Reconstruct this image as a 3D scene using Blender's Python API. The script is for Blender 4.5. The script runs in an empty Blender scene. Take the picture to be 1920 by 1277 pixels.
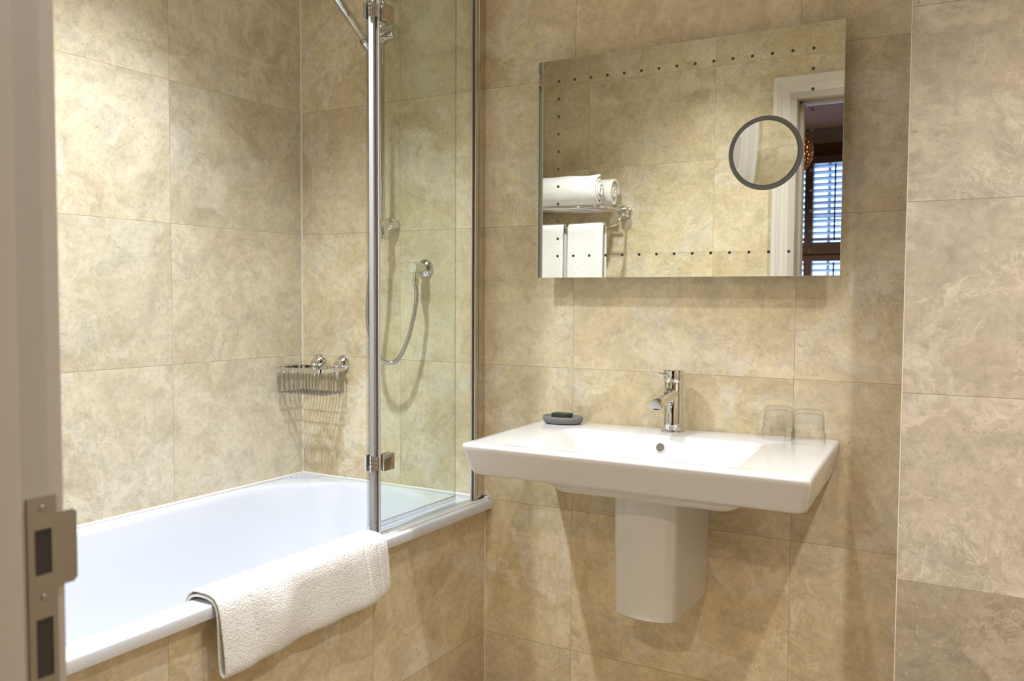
import bpy, bmesh, math, random
from mathutils import Vector, Matrix
random.seed(4)
S = bpy.context.scene
COL = S.collection
PI = math.pi

# ------------------------------------------------------------------ camera
F_PX = 1648.13
cam_d = bpy.data.cameras.new('camera')
cam = bpy.data.objects.new('camera', cam_d)
COL.objects.link(cam)
cr = Vector((0.86633074, 0.4994424, 0.00532284))
cu = Vector((-0.02929991, 0.04017914, 0.99876281))
cf = Vector((-0.49861063, 0.86541489, -0.04944204))
mw = Matrix((cr, cu, -cf)).transposed().to_4x4()
mw.translation = Vector((2.08026, -2.20277, 1.19756))
cam.matrix_world = mw
cam_d.sensor_width = 36.0
cam_d.lens = F_PX / 1920 * 36.0
cam_d.clip_start = 0.02
cam_d.dof.use_dof = True
cam_d.dof.focus_distance = 2.45
cam_d.dof.aperture_fstop = 5.6
S.camera = cam

# ------------------------------------------------------------------ world, view, lights
S.view_settings.view_transform = 'Standard'
S.view_settings.look = 'None'
S.view_settings.gamma = 1
S.view_settings.use_curve_mapping = False
S.view_settings.exposure = 2.02
w = bpy.data.worlds.new('daylight')
S.world = w
w.use_nodes = True
wb = w.node_tree.nodes['Background']
wb.inputs[0].default_value = (0.34, 0.54, 1.0, 1)
wb.inputs[1].default_value = 1.1

CEIL = 2.45
DOWNLIGHTS = [((0.55, -0.88), 37, (0.90, 0.96, 1.0)),
              ((1.50, -1.22), 15, (0.98, 0.98, 1.0)),  # added fill lamp, brightens the door wall reflected in the mirror
              ((2.36, -0.90), 32, (1.0, 0.97, 0.94)),
              ((0.95, -1.25), 12, (0.96, 0.98, 1.0))]
BED_FILLS = [((0.2, -3.4), 26), ((1.9, -3.4), 34)]  # added unseen fill lamps, warm and brighten the bedroom


def spot(name, loc, power, col, size=150, rad=0.035, blend=0.6):
    l = bpy.data.lights.new(name, 'SPOT')
    l.energy = power
    l.color = col
    l.spot_size = math.radians(size)
    l.spot_blend = blend
    l.shadow_soft_size = rad
    o = bpy.data.objects.new(name, l)
    o.location = loc
    COL.objects.link(o)
    return o


# ------------------------------------------------------------------ helpers
def tag(o, label=None, cat=None, group=None, kind=None):
    if label: o['label'] = label
    if cat: o['category'] = cat
    if group: o['group'] = group
    if kind: o['kind'] = kind
    return o


def empty(name, loc=(0, 0, 0), parent=None):
    o = bpy.data.objects.new(name, None)
    o.location = loc
    o.empty_display_size = 0.05
    COL.objects.link(o)
    if parent: o.parent = parent
    return o


def obj(name, bm, mat, parent=None, smooth=False, loc=None):
    me = bpy.data.meshes.new(name)
    bmesh.ops.recalc_face_normals(bm, faces=bm.faces[:])
    bm.to_mesh(me)
    bm.free()
    if smooth:
        for p in me.polygons: p.use_smooth = True
    if mat: me.materials.append(mat)
    o = bpy.data.objects.new(name, me)
    COL.objects.link(o)
    if parent:
        o.parent = parent
        # geometry is written in world space: undo the parent's place
        q = parent
        off = Vector((0, 0, 0))
        while q:
            off += Vector(q.location)
            q = q.parent
        o.location = -off
    if loc: o.location = loc
    return o


def BM(): return bmesh.new()


def auto(o, deg=35):
    """smooth shading with sharp edges kept"""
    me = o.data
    bm = bmesh.new(); bm.from_mesh(me)
    lim = math.radians(deg)
    for f in bm.faces: f.smooth = True
    for e in bm.edges:
        if len(e.link_faces) == 2:
            e.smooth = e.calc_face_angle(0) < lim
    bm.to_mesh(me); bm.free()
    return o


def box(bm, x0, x1, y0, y1, z0, z1, bev=0, seg=2):
    vs = [bm.verts.new(p) for p in ((x0, y0, z0), (x1, y0, z0), (x1, y1, z0), (x0, y1, z0),
                                    (x0, y0, z1), (x1, y0, z1), (x1, y1, z1), (x0, y1, z1))]
    fs = [bm.faces.new([vs[i] for i in f]) for f in
          ((3, 2, 1, 0), (4, 5, 6, 7), (0, 1, 5, 4), (1, 2, 6, 5), (2, 3, 7, 6), (3, 0, 4, 7))]
    if bev:
        es = list({e for f in fs for e in f.edges})
        bmesh.ops.bevel(bm, geom=es, offset=bev, segments=seg, affect='EDGES', profile=0.5)
    return bm


def frame_for(d):
    d = d.normalized()
    a = Vector((0, 0, 1)) if abs(d.z) < 0.9 else Vector((1, 0, 0))
    u = d.cross(a).normalized()
    v = d.cross(u).normalized()
    return u, v


def lathe(bm, prof, origin, axis=(0, 0, 1), n=32, caps=True):
    """prof: list of (radius, distance along axis)"""
    o = Vector(origin); d = Vector(axis).normalized()
    u, v = frame_for(d)
    rings = []
    for r, h in prof:
        if r < 1e-6:
            rings.append([bm.verts.new(o + d * h)])
        else:
            rings.append([bm.verts.new(o + d * h + u * (r * math.cos(2 * PI * k / n)) + v * (r * math.sin(2 * PI * k / n)))
                          for k in range(n)])
    for a, b in zip(rings, rings[1:]):
        for k in range(n):
            k2 = (k + 1) % n
            if len(a) == 1 and len(b) == 1: continue
            if len(a) == 1: bm.faces.new((a[0], b[k], b[k2]))
            elif len(b) == 1: bm.faces.new((a[k], b[0], a[k2]))
            else: bm.faces.new((a[k], b[k], b[k2], a[k2]))
    if caps:
        if len(rings[0]) > 1: bm.faces.new(rings[0])
        if len(rings[-1]) > 1: bm.faces.new(rings[-1][::-1])
    return bm


def smooth_path(pts, n=8):
    """Catmull-Rom through pts"""
    P = [Vector(p) for p in pts]
    P = [P[0] * 2 - P[1]] + P + [P[-1] * 2 - P[-2]]
    out = []
    for i in range(1, len(P) - 2):
        for k in range(n):
            t = k / n
            a, b, c, d = P[i - 1], P[i], P[i + 1], P[i + 2]
            out.append(0.5 * ((2 * b) + (c - a) * t + (2 * a - 5 * b + 4 * c - d) * t * t + (3 * b - a - 3 * c + d) * t ** 3))
    out.append(P[-2])
    return out


def tube(bm, pts, r, n=12, closed=False, rfun=None):
    P = [Vector(p) for p in pts]
    N = len(P)
    rings = []
    u = None
    for i, p in enumerate(P):
        if closed: t = (P[(i + 1) % N] - P[i - 1]).normalized()
        else: t = (P[min(i + 1, N - 1)] - P[max(i - 1, 0)]).normalized()
        if u is None: u, v = frame_for(t)
        else:
            u = (u - t * u.dot(t)).normalized()
            v = t.cross(u)
        rr = rfun(i) if rfun else r
        rings.append([bm.verts.new(p + u * (rr * math.cos(2 * PI * k / n)) + v * (rr * math.sin(2 * PI * k / n))) for k in range(n)])
    m = N if closed else N - 1
    for i in range(m):
        a, b = rings[i], rings[(i + 1) % N]
        for k in range(n):
            bm.faces.new((a[k], a[(k + 1) % n], b[(k + 1) % n], b[k]))
    if not closed:
        bm.faces.new(rings[0][::-1]); bm.faces.new(rings[-1])
    return bm


def loft(bm, loops, cap0=True, cap1=True):
    R = [[bm.verts.new(p) for p in L] for L in loops]
    n = len(R[0])
    for a, b in zip(R, R[1:]):
        for k in range(n):
            bm.faces.new((a[k], a[(k + 1) % n], b[(k + 1) % n], b[k]))
    if cap0: bm.faces.new(R[0][::-1])
    if cap1: bm.faces.new(R[-1])
    return bm


def rrect(x0, x1, y0, y1, r, z, q=8, m=6):
    """rounded rectangle; r = radius or 4 radii (x1y1, x0y1, x0y0, x1y0); fixed vertex count"""
    if not isinstance(r, (tuple, list)): r = (r,) * 4
    r = [max(1e-4, min(k, (x1 - x0) / 2, (y1 - y0) / 2)) for k in r]
    cs = [(x1 - r[0], y1 - r[0], 0, r[0]), (x0 + r[1], y1 - r[1], 90, r[1]),
          (x0 + r[2], y0 + r[2], 180, r[2]), (x1 - r[3], y0 + r[3], 270, r[3])]
    out = []
    for i, (cx, cy, a, rr) in enumerate(cs):
        for k in range(q + 1):
            t = math.radians(a + 90 * k / q)
            out.append(Vector((cx + rr * math.cos(t), cy + rr * math.sin(t), z)))
        nx = cs[(i + 1) % 4]
        t = math.radians(nx[2])
        e = Vector((nx[0] + nx[3] * math.cos(t), nx[1] + nx[3] * math.sin(t), z))
        s = out[-1]
        for k in range(1, m):
            out.append(s.lerp(e, k / m))
    return out


# ------------------------------------------------------------------ materials
def new_mat(name):
    m = bpy.data.materials.new(name)
    m.use_nodes = True
    nt = m.node_tree
    b = nt.nodes['Principled BSDF']
    return m, nt, b


def simple(name, col, rough=0.5, metal=0.0, spec=None, coat=0, noise=0, nscale=40, bump=0):
    m, nt, b = new_mat(name)
    b.inputs['Base Color'].default_value = (*col, 1)
    b.inputs['Roughness'].default_value = rough
    b.inputs['Metallic'].default_value = metal
    if spec is not None: b.inputs['Specular IOR Level'].default_value = spec
    if coat:
        b.inputs['Coat Weight'].default_value = coat
        b.inputs['Coat Roughness'].default_value = 0.03
    tc = nt.nodes.new('ShaderNodeTexCoord')
    nz = nt.nodes.new('ShaderNodeTexNoise')
    nz.inputs['Scale'].default_value = nscale
    nz.inputs['Detail'].default_value = 4
    nt.links.new(tc.outputs['Object'], nz.inputs['Vector'])
    if noise:
        mx = nt.nodes.new('ShaderNodeMix'); mx.data_type = 'RGBA'
        mx.inputs[6].default_value = (*[c * (1 - noise) for c in col], 1)
        mx.inputs[7].default_value = (*[min(1, c * (1 + noise)) for c in col], 1)
        nt.links.new(nz.outputs['Fac'], mx.inputs[0])
        nt.links.new(mx.outputs[2], b.inputs['Base Color'])
    if bump:
        bp = nt.nodes.new('ShaderNodeBump')
        bp.inputs['Strength'].default_value = 1
        bp.inputs['Distance'].default_value = bump
        nt.links.new(nz.outputs['Fac'], bp.inputs['Height'])
        nt.links.new(bp.outputs[0], b.inputs['Normal'])
    return m


def travertine(name, seed, light=(0.77, 0.67, 0.465), mid=(0.69, 0.58, 0.37), dark=(0.56, 0.45, 0.265),
               tw=0.6, th=0.4, grout=(0.42, 0.33, 0.21), gw=0.0011, rough=0.42, dark_rows=1.0, pale=(0.80, 0.74, 0.62)):
    m, nt, b = new_mat(name)
    N, L = nt.nodes, nt.links

    def nd(t, **k):
        n = N.new(t)
        for a, v in k.items(): setattr(n, a, v)
        return n

    def mth(op, a, bb=None, c=None, clamp=False):
        n = nd('ShaderNodeMath', operation=op)
        n.use_clamp = clamp
        for i, x in enumerate((a, bb, c)):
            if x is None: continue
            if isinstance(x, (int, float)): n.inputs[i].default_value = x
            else: L.new(x, n.inputs[i])
        return n.outputs[0]

    def vmath(op, a, bb):
        n = nd('ShaderNodeVectorMath', operation=op)
        for i, x in enumerate((a, bb)):
            if isinstance(x, (tuple, list)): n.inputs[i].default_value = x
            elif isinstance(x, (int, float)): n.inputs[i].default_value = (x, x, x)
            else: L.new(x, n.inputs[i])
        return n.outputs[0]

    uv = nd('ShaderNodeUVMap', uv_map='UVMap').outputs[0]
    sp = nd('ShaderNodeSeparateXYZ'); L.new(uv, sp.inputs[0])
    u = mth('DIVIDE', sp.outputs[0], tw); v = mth('DIVIDE', sp.outputs[1], th)
    iu = mth('FLOOR', u); iv = mth('FLOOR', v)
    fu = mth('FRACT', u); fv = mth('FRACT', v)
    cb = nd('ShaderNodeCombineXYZ'); L.new(iu, cb.inputs[0]); L.new(iv, cb.inputs[1]); cb.inputs[2].default_value = seed
    wn = nd('ShaderNodeTexWhiteNoise'); wn.noise_dimensions = '3D'; L.new(cb.outputs[0], wn.inputs['Vector'])
    off = vmath('MULTIPLY', wn.outputs['Color'], 37.0)
    base = vmath('ADD', uv, off)
    # distort
    nd1 = nd('ShaderNodeTexNoise'); nd1.inputs['Scale'].default_value = 5; nd1.inputs['Detail'].default_value = 3
    L.new(base, nd1.inputs['Vector'])
    dis = vmath('MULTIPLY', vmath('SUBTRACT', nd1.outputs['Color'], 0.5), 0.22)
    p = vmath('ADD', base, dis)

    def noise(scale, det, vec=p, rough_=0.55, dist=0.0):
        n = nd('ShaderNodeTexNoise')
        n.inputs['Scale'].default_value = scale; n.inputs['Detail'].default_value = det
        n.inputs['Roughness'].default_value = rough_; n.inputs['Distortion'].default_value = dist
        L.new(vec, n.inputs['Vector'])
        return n.outputs['Fac']

    def ramp(fac, stops):
        r = nd('ShaderNodeValToRGB')
        while len(r.color_ramp.elements) < len(stops): r.color_ramp.elements.new(0.5)
        for e, (pos, c) in zip(r.color_ramp.elements, stops):
            e.position = pos
            e.color = (*c, 1) if isinstance(c, tuple) else (c, c, c, 1)
        L.new(fac, r.inputs[0])
        return r.outputs[0]

    def mix(fac, a, bb, bt='MIX'):
        n = nd('ShaderNodeMix'); n.data_type = 'RGBA'; n.blend_type = bt
        if isinstance(fac, (int, float)): n.inputs[0].default_value = fac
        else: L.new(fac, n.inputs[0])
        for i, x in ((6, a), (7, bb)):
            if isinstance(x, tuple): n.inputs[i].default_value = (*x, 1)
            else: L.new(x, n.inputs[i])
        return n.outputs[2]

    big = noise(3.6, 10, rough_=0.7)
    c = ramp(big, [(0.30, dark), (0.46, mid), (0.60, light), (0.75, tuple(min(1, x * 1.08) for x in light))])
    # pale clouds with crisp borders
    cl = noise(5.0, 10, rough_=0.68, dist=0.3)
    clm = ramp(cl, [(0.53, 0.0), (0.56, 0.5), (0.70, 0.8)])
    c = mix(clm, c, pale)
    # pinkish / olive drift
    hue = noise(2.3, 2)
    c = mix(ramp(hue, [(0.4, 0.0), (0.62, 0.25)]), c, (0.69, 0.565, 0.41))
    # thin pale veins along an iso line
    vn = noise(7.0, 9, rough_=0.66)
    vd = mth('ABSOLUTE', mth('SUBTRACT', vn, 0.5))
    vm = mth('SUBTRACT', 1.0, mth('DIVIDE', vd, 0.014), clamp=True)
    vmk = mth('MULTIPLY', vm, mth('MULTIPLY', ramp(noise(3.0, 2, vec=base), [(0.45, 0.0), (0.6, 1.0)]), 0.75))
    c = mix(vmk, c, (0.80, 0.72, 0.58))
    # small pale fossil flecks and curls
    v2 = noise(19, 6, rough_=0.6, dist=0.8)
    vm2 = mth('SUBTRACT', 1.0, mth('DIVIDE', mth('ABSOLUTE', mth('SUBTRACT', v2, 0.52)), 0.02), clamp=True)
    c = mix(mth('MULTIPLY', vm2, mth('MULTIPLY', ramp(noise(4.0, 3, vec=base), [(0.48, 0.0), (0.6, 1.0)]), 0.5)), c, (0.82, 0.75, 0.62))
    # thin brown squiggles
    v3 = noise(15, 7, rough_=0.62, dist=1.0)
    vm3 = mth('SUBTRACT', 1.0, mth('DIVIDE', mth('ABSOLUTE', mth('SUBTRACT', v3, 0.47)), 0.010), clamp=True)
    c = mix(mth('MULTIPLY', vm3, mth('MULTIPLY', ramp(noise(5.0, 4, vec=base), [(0.5, 0.0), (0.6, 1.0)]), 0.38)), c, (0.42, 0.31, 0.17))
    # fine grain mottling
    fg = noise(60, 6, vec=base, rough_=0.7)
    c = mix(0.7, c, mix(1.0, c, ramp(fg, [(0.25, 0.74), (0.5, 1.0), (0.75, 1.15)]), 'MULTIPLY'))
    fm = noise(17, 6, vec=p, rough_=0.65)
    c = mix(0.7, c, mix(1.0, c, ramp(fm, [(0.3, 0.80), (0.52, 1.0), (0.7, 1.1)]), 'MULTIPLY'))
    pt = ramp(noise(10.5, 8, rough_=0.6, dist=0.4), [(0.52, 1.0), (0.55, 0.93), (0.64, 0.90)])
    c = mix(0.9, c, mix(1.0, c, pt, 'MULTIPLY'))
    # pits
    pit = noise(130, 3, vec=base, rough_=0.6)
    pz = noise(9, 3, vec=base)
    pm = mth('MULTIPLY', ramp(pit, [(0.60, 0.0), (0.69, 1.0)]), ramp(pz, [(0.47, 0.0), (0.60, 0.5)]))
    c = mix(pm, c, (0.33, 0.24, 0.13))
    # tile tone
    tone = nd('ShaderNodeMapRange'); L.new(wn.outputs['Value'], tone.inputs[0])
    tone.inputs[3].default_value = 0.93; tone.inputs[4].default_value = 1.06
    cc = nd('ShaderNodeCombineXYZ')
    for i in range(3): L.new(tone.outputs[0], cc.inputs[i])
    c = mix(1.0, c, cc.outputs[0], 'MULTIPLY')
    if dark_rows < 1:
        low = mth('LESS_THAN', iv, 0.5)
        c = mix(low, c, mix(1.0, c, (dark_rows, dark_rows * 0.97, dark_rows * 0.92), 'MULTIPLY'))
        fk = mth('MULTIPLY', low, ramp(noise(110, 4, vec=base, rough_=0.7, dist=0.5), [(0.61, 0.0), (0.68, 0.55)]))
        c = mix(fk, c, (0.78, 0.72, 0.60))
    # joints
    wob = mth('MULTIPLY', mth('SUBTRACT', noise(40, 2, vec=uv), 0.5), 0.0012)
    du = mth('MULTIPLY', mth('MINIMUM', fu, mth('SUBTRACT', 1.0, fu)), tw)
    dv = mth('MULTIPLY', mth('MINIMUM', fv, mth('SUBTRACT', 1.0, fv)), th)
    dd = mth('ADD', mth('MINIMUM', du, dv), wob)
    g = mth('SUBTRACT', 1.0, mth('DIVIDE', dd, gw), clamp=True)
    g = mth('MULTIPLY', g, 1.6, clamp=True)
    c = mix(mth('MULTIPLY', g, 0.85), c, grout)
    L.new(c, b.inputs['Base Color'])
    rr = nd('ShaderNodeMapRange'); L.new(fm, rr.inputs[0])
    rr.inputs[3].default_value = rough - 0.08; rr.inputs[4].default_value = rough + 0.1
    L.new(rr.outputs[0], b.inputs['Roughness'])
    b.inputs['Specular IOR Level'].default_value = 0.35
    h = mth('SUBTRACT', mth('MULTIPLY', fg, 0.12), mth('ADD', g, mth('MULTIPLY', pm, 0.4)))
    bp = nd('ShaderNodeBump'); bp.inputs['Strength'].default_value = 0.35; bp.inputs['Distance'].default_value = 0.0012
    L.new(h, bp.inputs['Height']); L.new(bp.outputs[0], b.inputs['Normal'])
    return m


def thin_glass(name, tint, gloss=1.0, edge=None, rough=0.0):
    m = bpy.data.materials.new(name); m.use_nodes = True
    nt = m.node_tree; N, L = nt.nodes, nt.links
    N.remove(N['Principled BSDF'])
    out = N['Material Output']
    tr = N.new('ShaderNodeBsdfTransparent'); tr.inputs[0].default_value = (*tint, 1)
    if edge:
        lw = N.new('ShaderNodeLayerWeight'); lw.inputs[0].default_value = 0.5
        pe = N.new('ShaderNodeMath'); pe.operation = 'POWER'; pe.inputs[1].default_value = 4.0; L.new(lw.outputs['Facing'], pe.inputs[0])
        mx = N.new('ShaderNodeMix'); mx.data_type = 'RGBA'
        mx.inputs[6].default_value = (*tint, 1); mx.inputs[7].default_value = (*edge, 1)
        L.new(pe.outputs[0], mx.inputs[0]); L.new(mx.outputs[2], tr.inputs[0])
    gl = N.new('ShaderNodeBsdfGlossy'); gl.inputs['Roughness'].default_value = rough
    # Schlick reflectance, the same from both sides of the thin sheet
    fr = N.new('ShaderNodeLayerWeight'); fr.inputs[0].default_value = 0.5
    pw = N.new('ShaderNodeMath'); pw.operation = 'POWER'; pw.inputs[1].default_value = 5.0
    L.new(fr.outputs['Facing'], pw.inputs[0])
    ml = N.new('ShaderNodeMath'); ml.operation = 'MULTIPLY_ADD'
    ml.inputs[1].default_value = 0.95 * gloss; ml.inputs[2].default_value = 0.04 * gloss
    L.new(pw.outputs[0], ml.inputs[0])
    ms = N.new('ShaderNodeMixShader')
    L.new(ml.outputs[0], ms.inputs[0]); L.new(tr.outputs[0], ms.inputs[1]); L.new(gl.outputs[0], ms.inputs[2])
    L.new(ms.outputs[0], out.inputs[0])
    return m


def terry(name, col=(0.86, 0.85, 0.84), scale=420, dist=0.0016):
    m, nt, b = new_mat(name)
    N, L = nt.nodes, nt.links
    b.inputs['Base Color'].default_value = (*col, 1)
    b.inputs['Roughness'].default_value = 0.95
    b.inputs['Specular IOR Level'].default_value = 0.1
    b.inputs['Sheen Weight'].default_value = 0.25
    tc = N.new('ShaderNodeTexCoord')
    n1 = N.new('ShaderNodeTexNoise'); n1.inputs['Scale'].default_value = scale; n1.inputs['Detail'].default_value = 2
    n2 = N.new('ShaderNodeTexNoise'); n2.inputs['Scale'].default_value = 60; n2.inputs['Detail'].default_value = 3
    L.new(tc.outputs['Object'], n1.inputs['Vector']); L.new(tc.outputs['Object'], n2.inputs['Vector'])
    # flat woven bands across the cloth
    sp = N.new('ShaderNodeSeparateXYZ'); L.new(tc.outputs['Object'], sp.inputs[0])
    ad = N.new('ShaderNodeMath'); ad.operation = 'ADD'; ad.inputs[1].default_value = 0
    mu = N.new('ShaderNodeMath'); mu.operation = 'MULTIPLY'; mu.inputs[1].default_value = 0.6
    L.new(n2.outputs['Fac'], mu.inputs[0]); L.new(n1.outputs['Fac'], ad.inputs[0]); L.new(mu.outputs[0], ad.inputs[1])
    bp = N.new('ShaderNodeBump'); bp.inputs['Strength'].default_value = 0.9; bp.inputs['Distance'].default_value = dist
    L.new(ad.outputs[0], bp.inputs['Height']); L.new(bp.outputs[0], b.inputs['Normal'])
    return m


M_TRAV_B = travertine('travertine_back', 1.0)
M_TRAV_L = travertine('travertine_left', 5.0, light=(0.76, 0.69, 0.535), mid=(0.69, 0.605, 0.44), dark=(0.57, 0.47, 0.32), grout=(0.46, 0.37, 0.25))
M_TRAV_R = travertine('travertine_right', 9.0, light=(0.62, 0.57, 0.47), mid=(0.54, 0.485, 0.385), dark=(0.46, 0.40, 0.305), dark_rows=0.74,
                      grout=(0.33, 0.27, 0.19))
M_TRAV_D = travertine('travertine_door_wall', 13.0)
M_TRAV_P = travertine('travertine_bath_panel', 17.0, light=(0.82, 0.71, 0.49), mid=(0.76, 0.64, 0.42))
M_FLOOR = travertine('stone_floor', 21.0, light=(0.26, 0.20, 0.14), mid=(0.20, 0.15, 0.10), dark=(0.14, 0.10, 0.065), tw=0.4, th=0.4, pale=(0.30, 0.25, 0.19))
M_CEIL = simple('white_ceiling_paint', (0.82, 0.80, 0.76), 0.9, noise=0.01)
M_CHROME = simple('chrome', (0.70, 0.69, 0.69), 0.04, 1.0)
M_CHROME_D = simple('satin_chrome', (0.60, 0.56, 0.52), 0.12, 1.0)
M_CHROME_W = simple('wire_chrome', (0.48, 0.47, 0.46), 0.12, 1.0)
M_STEEL = simple('brushed_steel', (0.40, 0.38, 0.355), 0.38, 1.0, noise=0.05, nscale=60)
M_ALU = simple('bright_aluminium', (0.68, 0.64, 0.60), 0.25, 1.0)
M_CERAMIC = simple('white_ceramic', (0.73, 0.74, 0.75), 0.06, coat=0.3, spec=0.5)
M_ACRYL = simple('white_acrylic', (0.72, 0.75, 0.82), 0.10, spec=0.5)
M_WHITE = simple('white_silicone', (0.85, 0.84, 0.82), 0.4)
M_GROUT = simple('corner_grout', (0.80, 0.74, 0.64), 0.7)
M_PAINT = simple('white_gloss_paint', (0.74, 0.71, 0.66), 0.32, noise=0.015, nscale=300)
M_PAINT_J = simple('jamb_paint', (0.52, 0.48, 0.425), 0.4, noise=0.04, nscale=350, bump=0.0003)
M_DARK = simple('dark_parts_and_shade', (0.05, 0.042, 0.038), 0.7)
M_GLASS = thin_glass('clear_green_glass', (0.966, 0.988, 0.974), 0.8)
M_GLEDGE = thin_glass('glass_edge', (0.62, 0.74, 0.70), 0.8)
M_SEAL = thin_glass('clear_plastic_seal', (0.90, 0.90, 0.95), 1.6, rough=0.25, edge=(0.86, 0.86, 0.90))
M_SEALW = simple('milky_plastic_seal', (0.42, 0.41, 0.41), 0.6, spec=0.15, noise=0.02)
M_SEALL = simple('pale_plastic_seal', (0.62, 0.66, 0.68), 0.3)
M_GASKET = simple('dark_gasket', (0.10, 0.085, 0.09), 0.35)
M_TUMBLER = thin_glass('tumbler_glass', (0.995, 0.997, 0.995), 0.9, edge=(0.82, 0.84, 0.83))
M_STONE = simple('grey_stone', (0.19, 0.185, 0.18), 0.75, noise=0.4, nscale=220, bump=0.0006)
M_SOAP = simple('dark_green_soap', (0.035, 0.045, 0.032), 0.45, noise=0.2, nscale=80)
M_TERRY = terry('white_terry', (0.90, 0.895, 0.885), 330, 0.0040)
M_TOWEL2 = terry('white_towel', (0.84, 0.83, 0.81), 260, 0.0022)
M_MIRROR = simple('mirror_silver', (0.86, 0.87, 0.81), 0.0, 1.0)
M_MEDGE = simple('mirror_edge', (0.62, 0.66, 0.62), 0.15, 0.2)
M_DOT = simple('etched_dot', (0.06, 0.055, 0.055), 0.6)
M_RING = simple('etched_ring', (0.17, 0.18, 0.175), 0.5)
M_GRILLE = simple('overflow_mesh', (0.19, 0.17, 0.145), 0.5, 0.6, noise=0.5, nscale=900)
M_BEDWALL = simple('brown_bedroom_wall', (0.085, 0.055, 0.045), 0.85, noise=0.05, nscale=8)
M_BEDCEIL = simple('taupe_bedroom_ceiling', (0.46, 0.30, 0.19), 0.9, noise=0.03)
M_CARPET = simple('brown_carpet', (0.40, 0.29, 0.21), 1.0, noise=0.2, nscale=200)
M_SHUTTER = simple('shutter_paint', (0.11, 0.085, 0.085), 0.45, noise=0.05)
M_SLAT = simple('louvre_paint', (0.72, 0.76, 0.82), 0.4, noise=0.02)
M_ROD = simple('dark_rod', (0.02, 0.02, 0.03), 0.5)


def emis(name, col, st):
    m, nt, b = new_mat(name)
    b.inputs['Base Color'].default_value = (*[c * 0.5 for c in col], 1)
    b.inputs['Emission Color'].default_value = (*col, 1)
    b.inputs['Emission Strength'].default_value = st
    return m


M_LAMP = emis('lit_lamp', (1.0, 0.95, 0.88), 12)
M_BULB = emis('amber_bulb', (1.0, 0.46, 0.12), 3.5)
M_AMBER = simple('amber_shade', (0.16, 0.07, 0.03), 0.5)


# ------------------------------------------------------------------ room shell
def uvquad(bm, P, uvs):
    lay = bm.loops.layers.uv.get('UVMap') or bm.loops.layers.uv.new('UVMap')
    f = bm.faces.new([bm.verts.new(p) for p in P])
    for l, t in zip(f.loops, uvs): l[lay].uv = t
    return f


def slab(name, x0, x1, y0, y1, z0, z1, mat, uo=0.0, vo=0.2, kind='structure', parent=None):
    """box whose faces carry metre-true UVs: u along the wall, v up"""
    bm = BM()
    V = lambda x, y, z: (x, y, z)
    for y in (y0, y1):
        P = [V(x0, y, z0), V(x1, y, z0), V(x1, y, z1), V(x0, y, z1)]
        uvquad(bm, P, [(p[0] - uo, p[2] - vo) for p in P])
    for x in (x0, x1):
        P = [V(x, y0, z0), V(x, y1, z0), V(x, y1, z1), V(x, y0, z1)]
        uvquad(bm, P, [(-p[1] - uo, p[2] - vo) for p in P])
    for z in (z0, z1):
        P = [V(x0, y0, z), V(x1, y0, z), V(x1, y1, z), V(x0, y1, z)]
        uvquad(bm, P, [(p[0], p[1]) for p in P])
    bmesh.ops.remove_doubles(bm, verts=bm.verts[:], dist=1e-5)
    o = obj(name, bm, mat, parent)
    if kind: o['kind'] = kind
    return o


YD = -1.692          # bathroom face of the door wall
DX0, DX1, DZ = 1.262, 2.16, 2.02
slab('wall_back', -0.12, 2.85, 0.0, 0.12, 0, CEIL, M_TRAV_B, uo=0.408)
slab('wall_left', -0.12, 0.0, -1.79, 0.0, 0, CEIL, M_TRAV_L, uo=0.524)
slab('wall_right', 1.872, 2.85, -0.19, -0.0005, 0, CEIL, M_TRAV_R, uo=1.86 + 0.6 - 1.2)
slab('wall_far_right', 2.73, 2.85, -1.79, -0.19, 0, CEIL, M_TRAV_D)
# door wall in three pieces round the opening, one object
bm = BM()
def wallpiece(bm, x0, x1, y0, y1, z0, z1):
    for y in (y0, y1):
        P = [(x0, y, z0), (x1, y, z0), (x1, y, z1), (x0, y, z1)]
        uvquad(bm, P, [(p[0] - 0.312, p[2] - 0.2) for p in P])
    for x in (x0, x1):
        P = [(x, y0, z0), (x, y1, z0), (x, y1, z1), (x, y0, z1)]
        uvquad(bm, P, [(-p[1], p[2]) for p in P])
    for z in (z0, z1):
        P = [(x0, y0, z), (x1, y0, z), (x1, y1, z), (x0, y1, z)]
        uvquad(bm, P, [(p[0], p[1]) for p in P])
wallpiece(bm, 0.0, DX0 - 0.03, -1.79, YD, 0, CEIL)
wallpiece(bm, DX1 + 0.03, 2.73, -1.79, YD, 0, CEIL)
wallpiece(bm, DX0 - 0.03, DX1 + 0.03, -1.79, YD, DZ + 0.03, CEIL)
tag(obj('wall_door', bm, M_TRAV_D), kind='structure')
slab('floor', -0.12, 2.85, -1.79, 0.12, -0.1, 0.0, M_FLOOR)
slab('ceiling', -0.12, 2.85, -1.79, 0.12, CEIL, CEIL + 0.1, M_CEIL)

# bath panel wall (tiled), supports the rim
slab('wall_bath_panel', 0.690, 0.722, YD + 0.001, -0.001, 0, 0.572, M_TRAV_P, uo=0.525)

# corner grout line between left and back wall, and at the panel
bm = BM(); tube(bm, [(0.0, 0.0, 0.603), (0.0, 0.0, CEIL)], 0.0042, 8)
tag(obj('trim_1', bm, M_GROUT), kind='structure')
bm = BM(); tube(bm, [(0.722, 0.0, 0.0), (0.722, 0.0, 0.57)], 0.0022, 8)
tag(obj('trim_2', bm, M_GROUT), kind='structure')
# metal edge trim on the pillar corner
bm = BM(); box(bm, 1.8705, 1.8722, -0.1915, -0.186, 0, CEIL)
tag(obj('trim_3', bm, M_GROUT), kind='structure')
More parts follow.
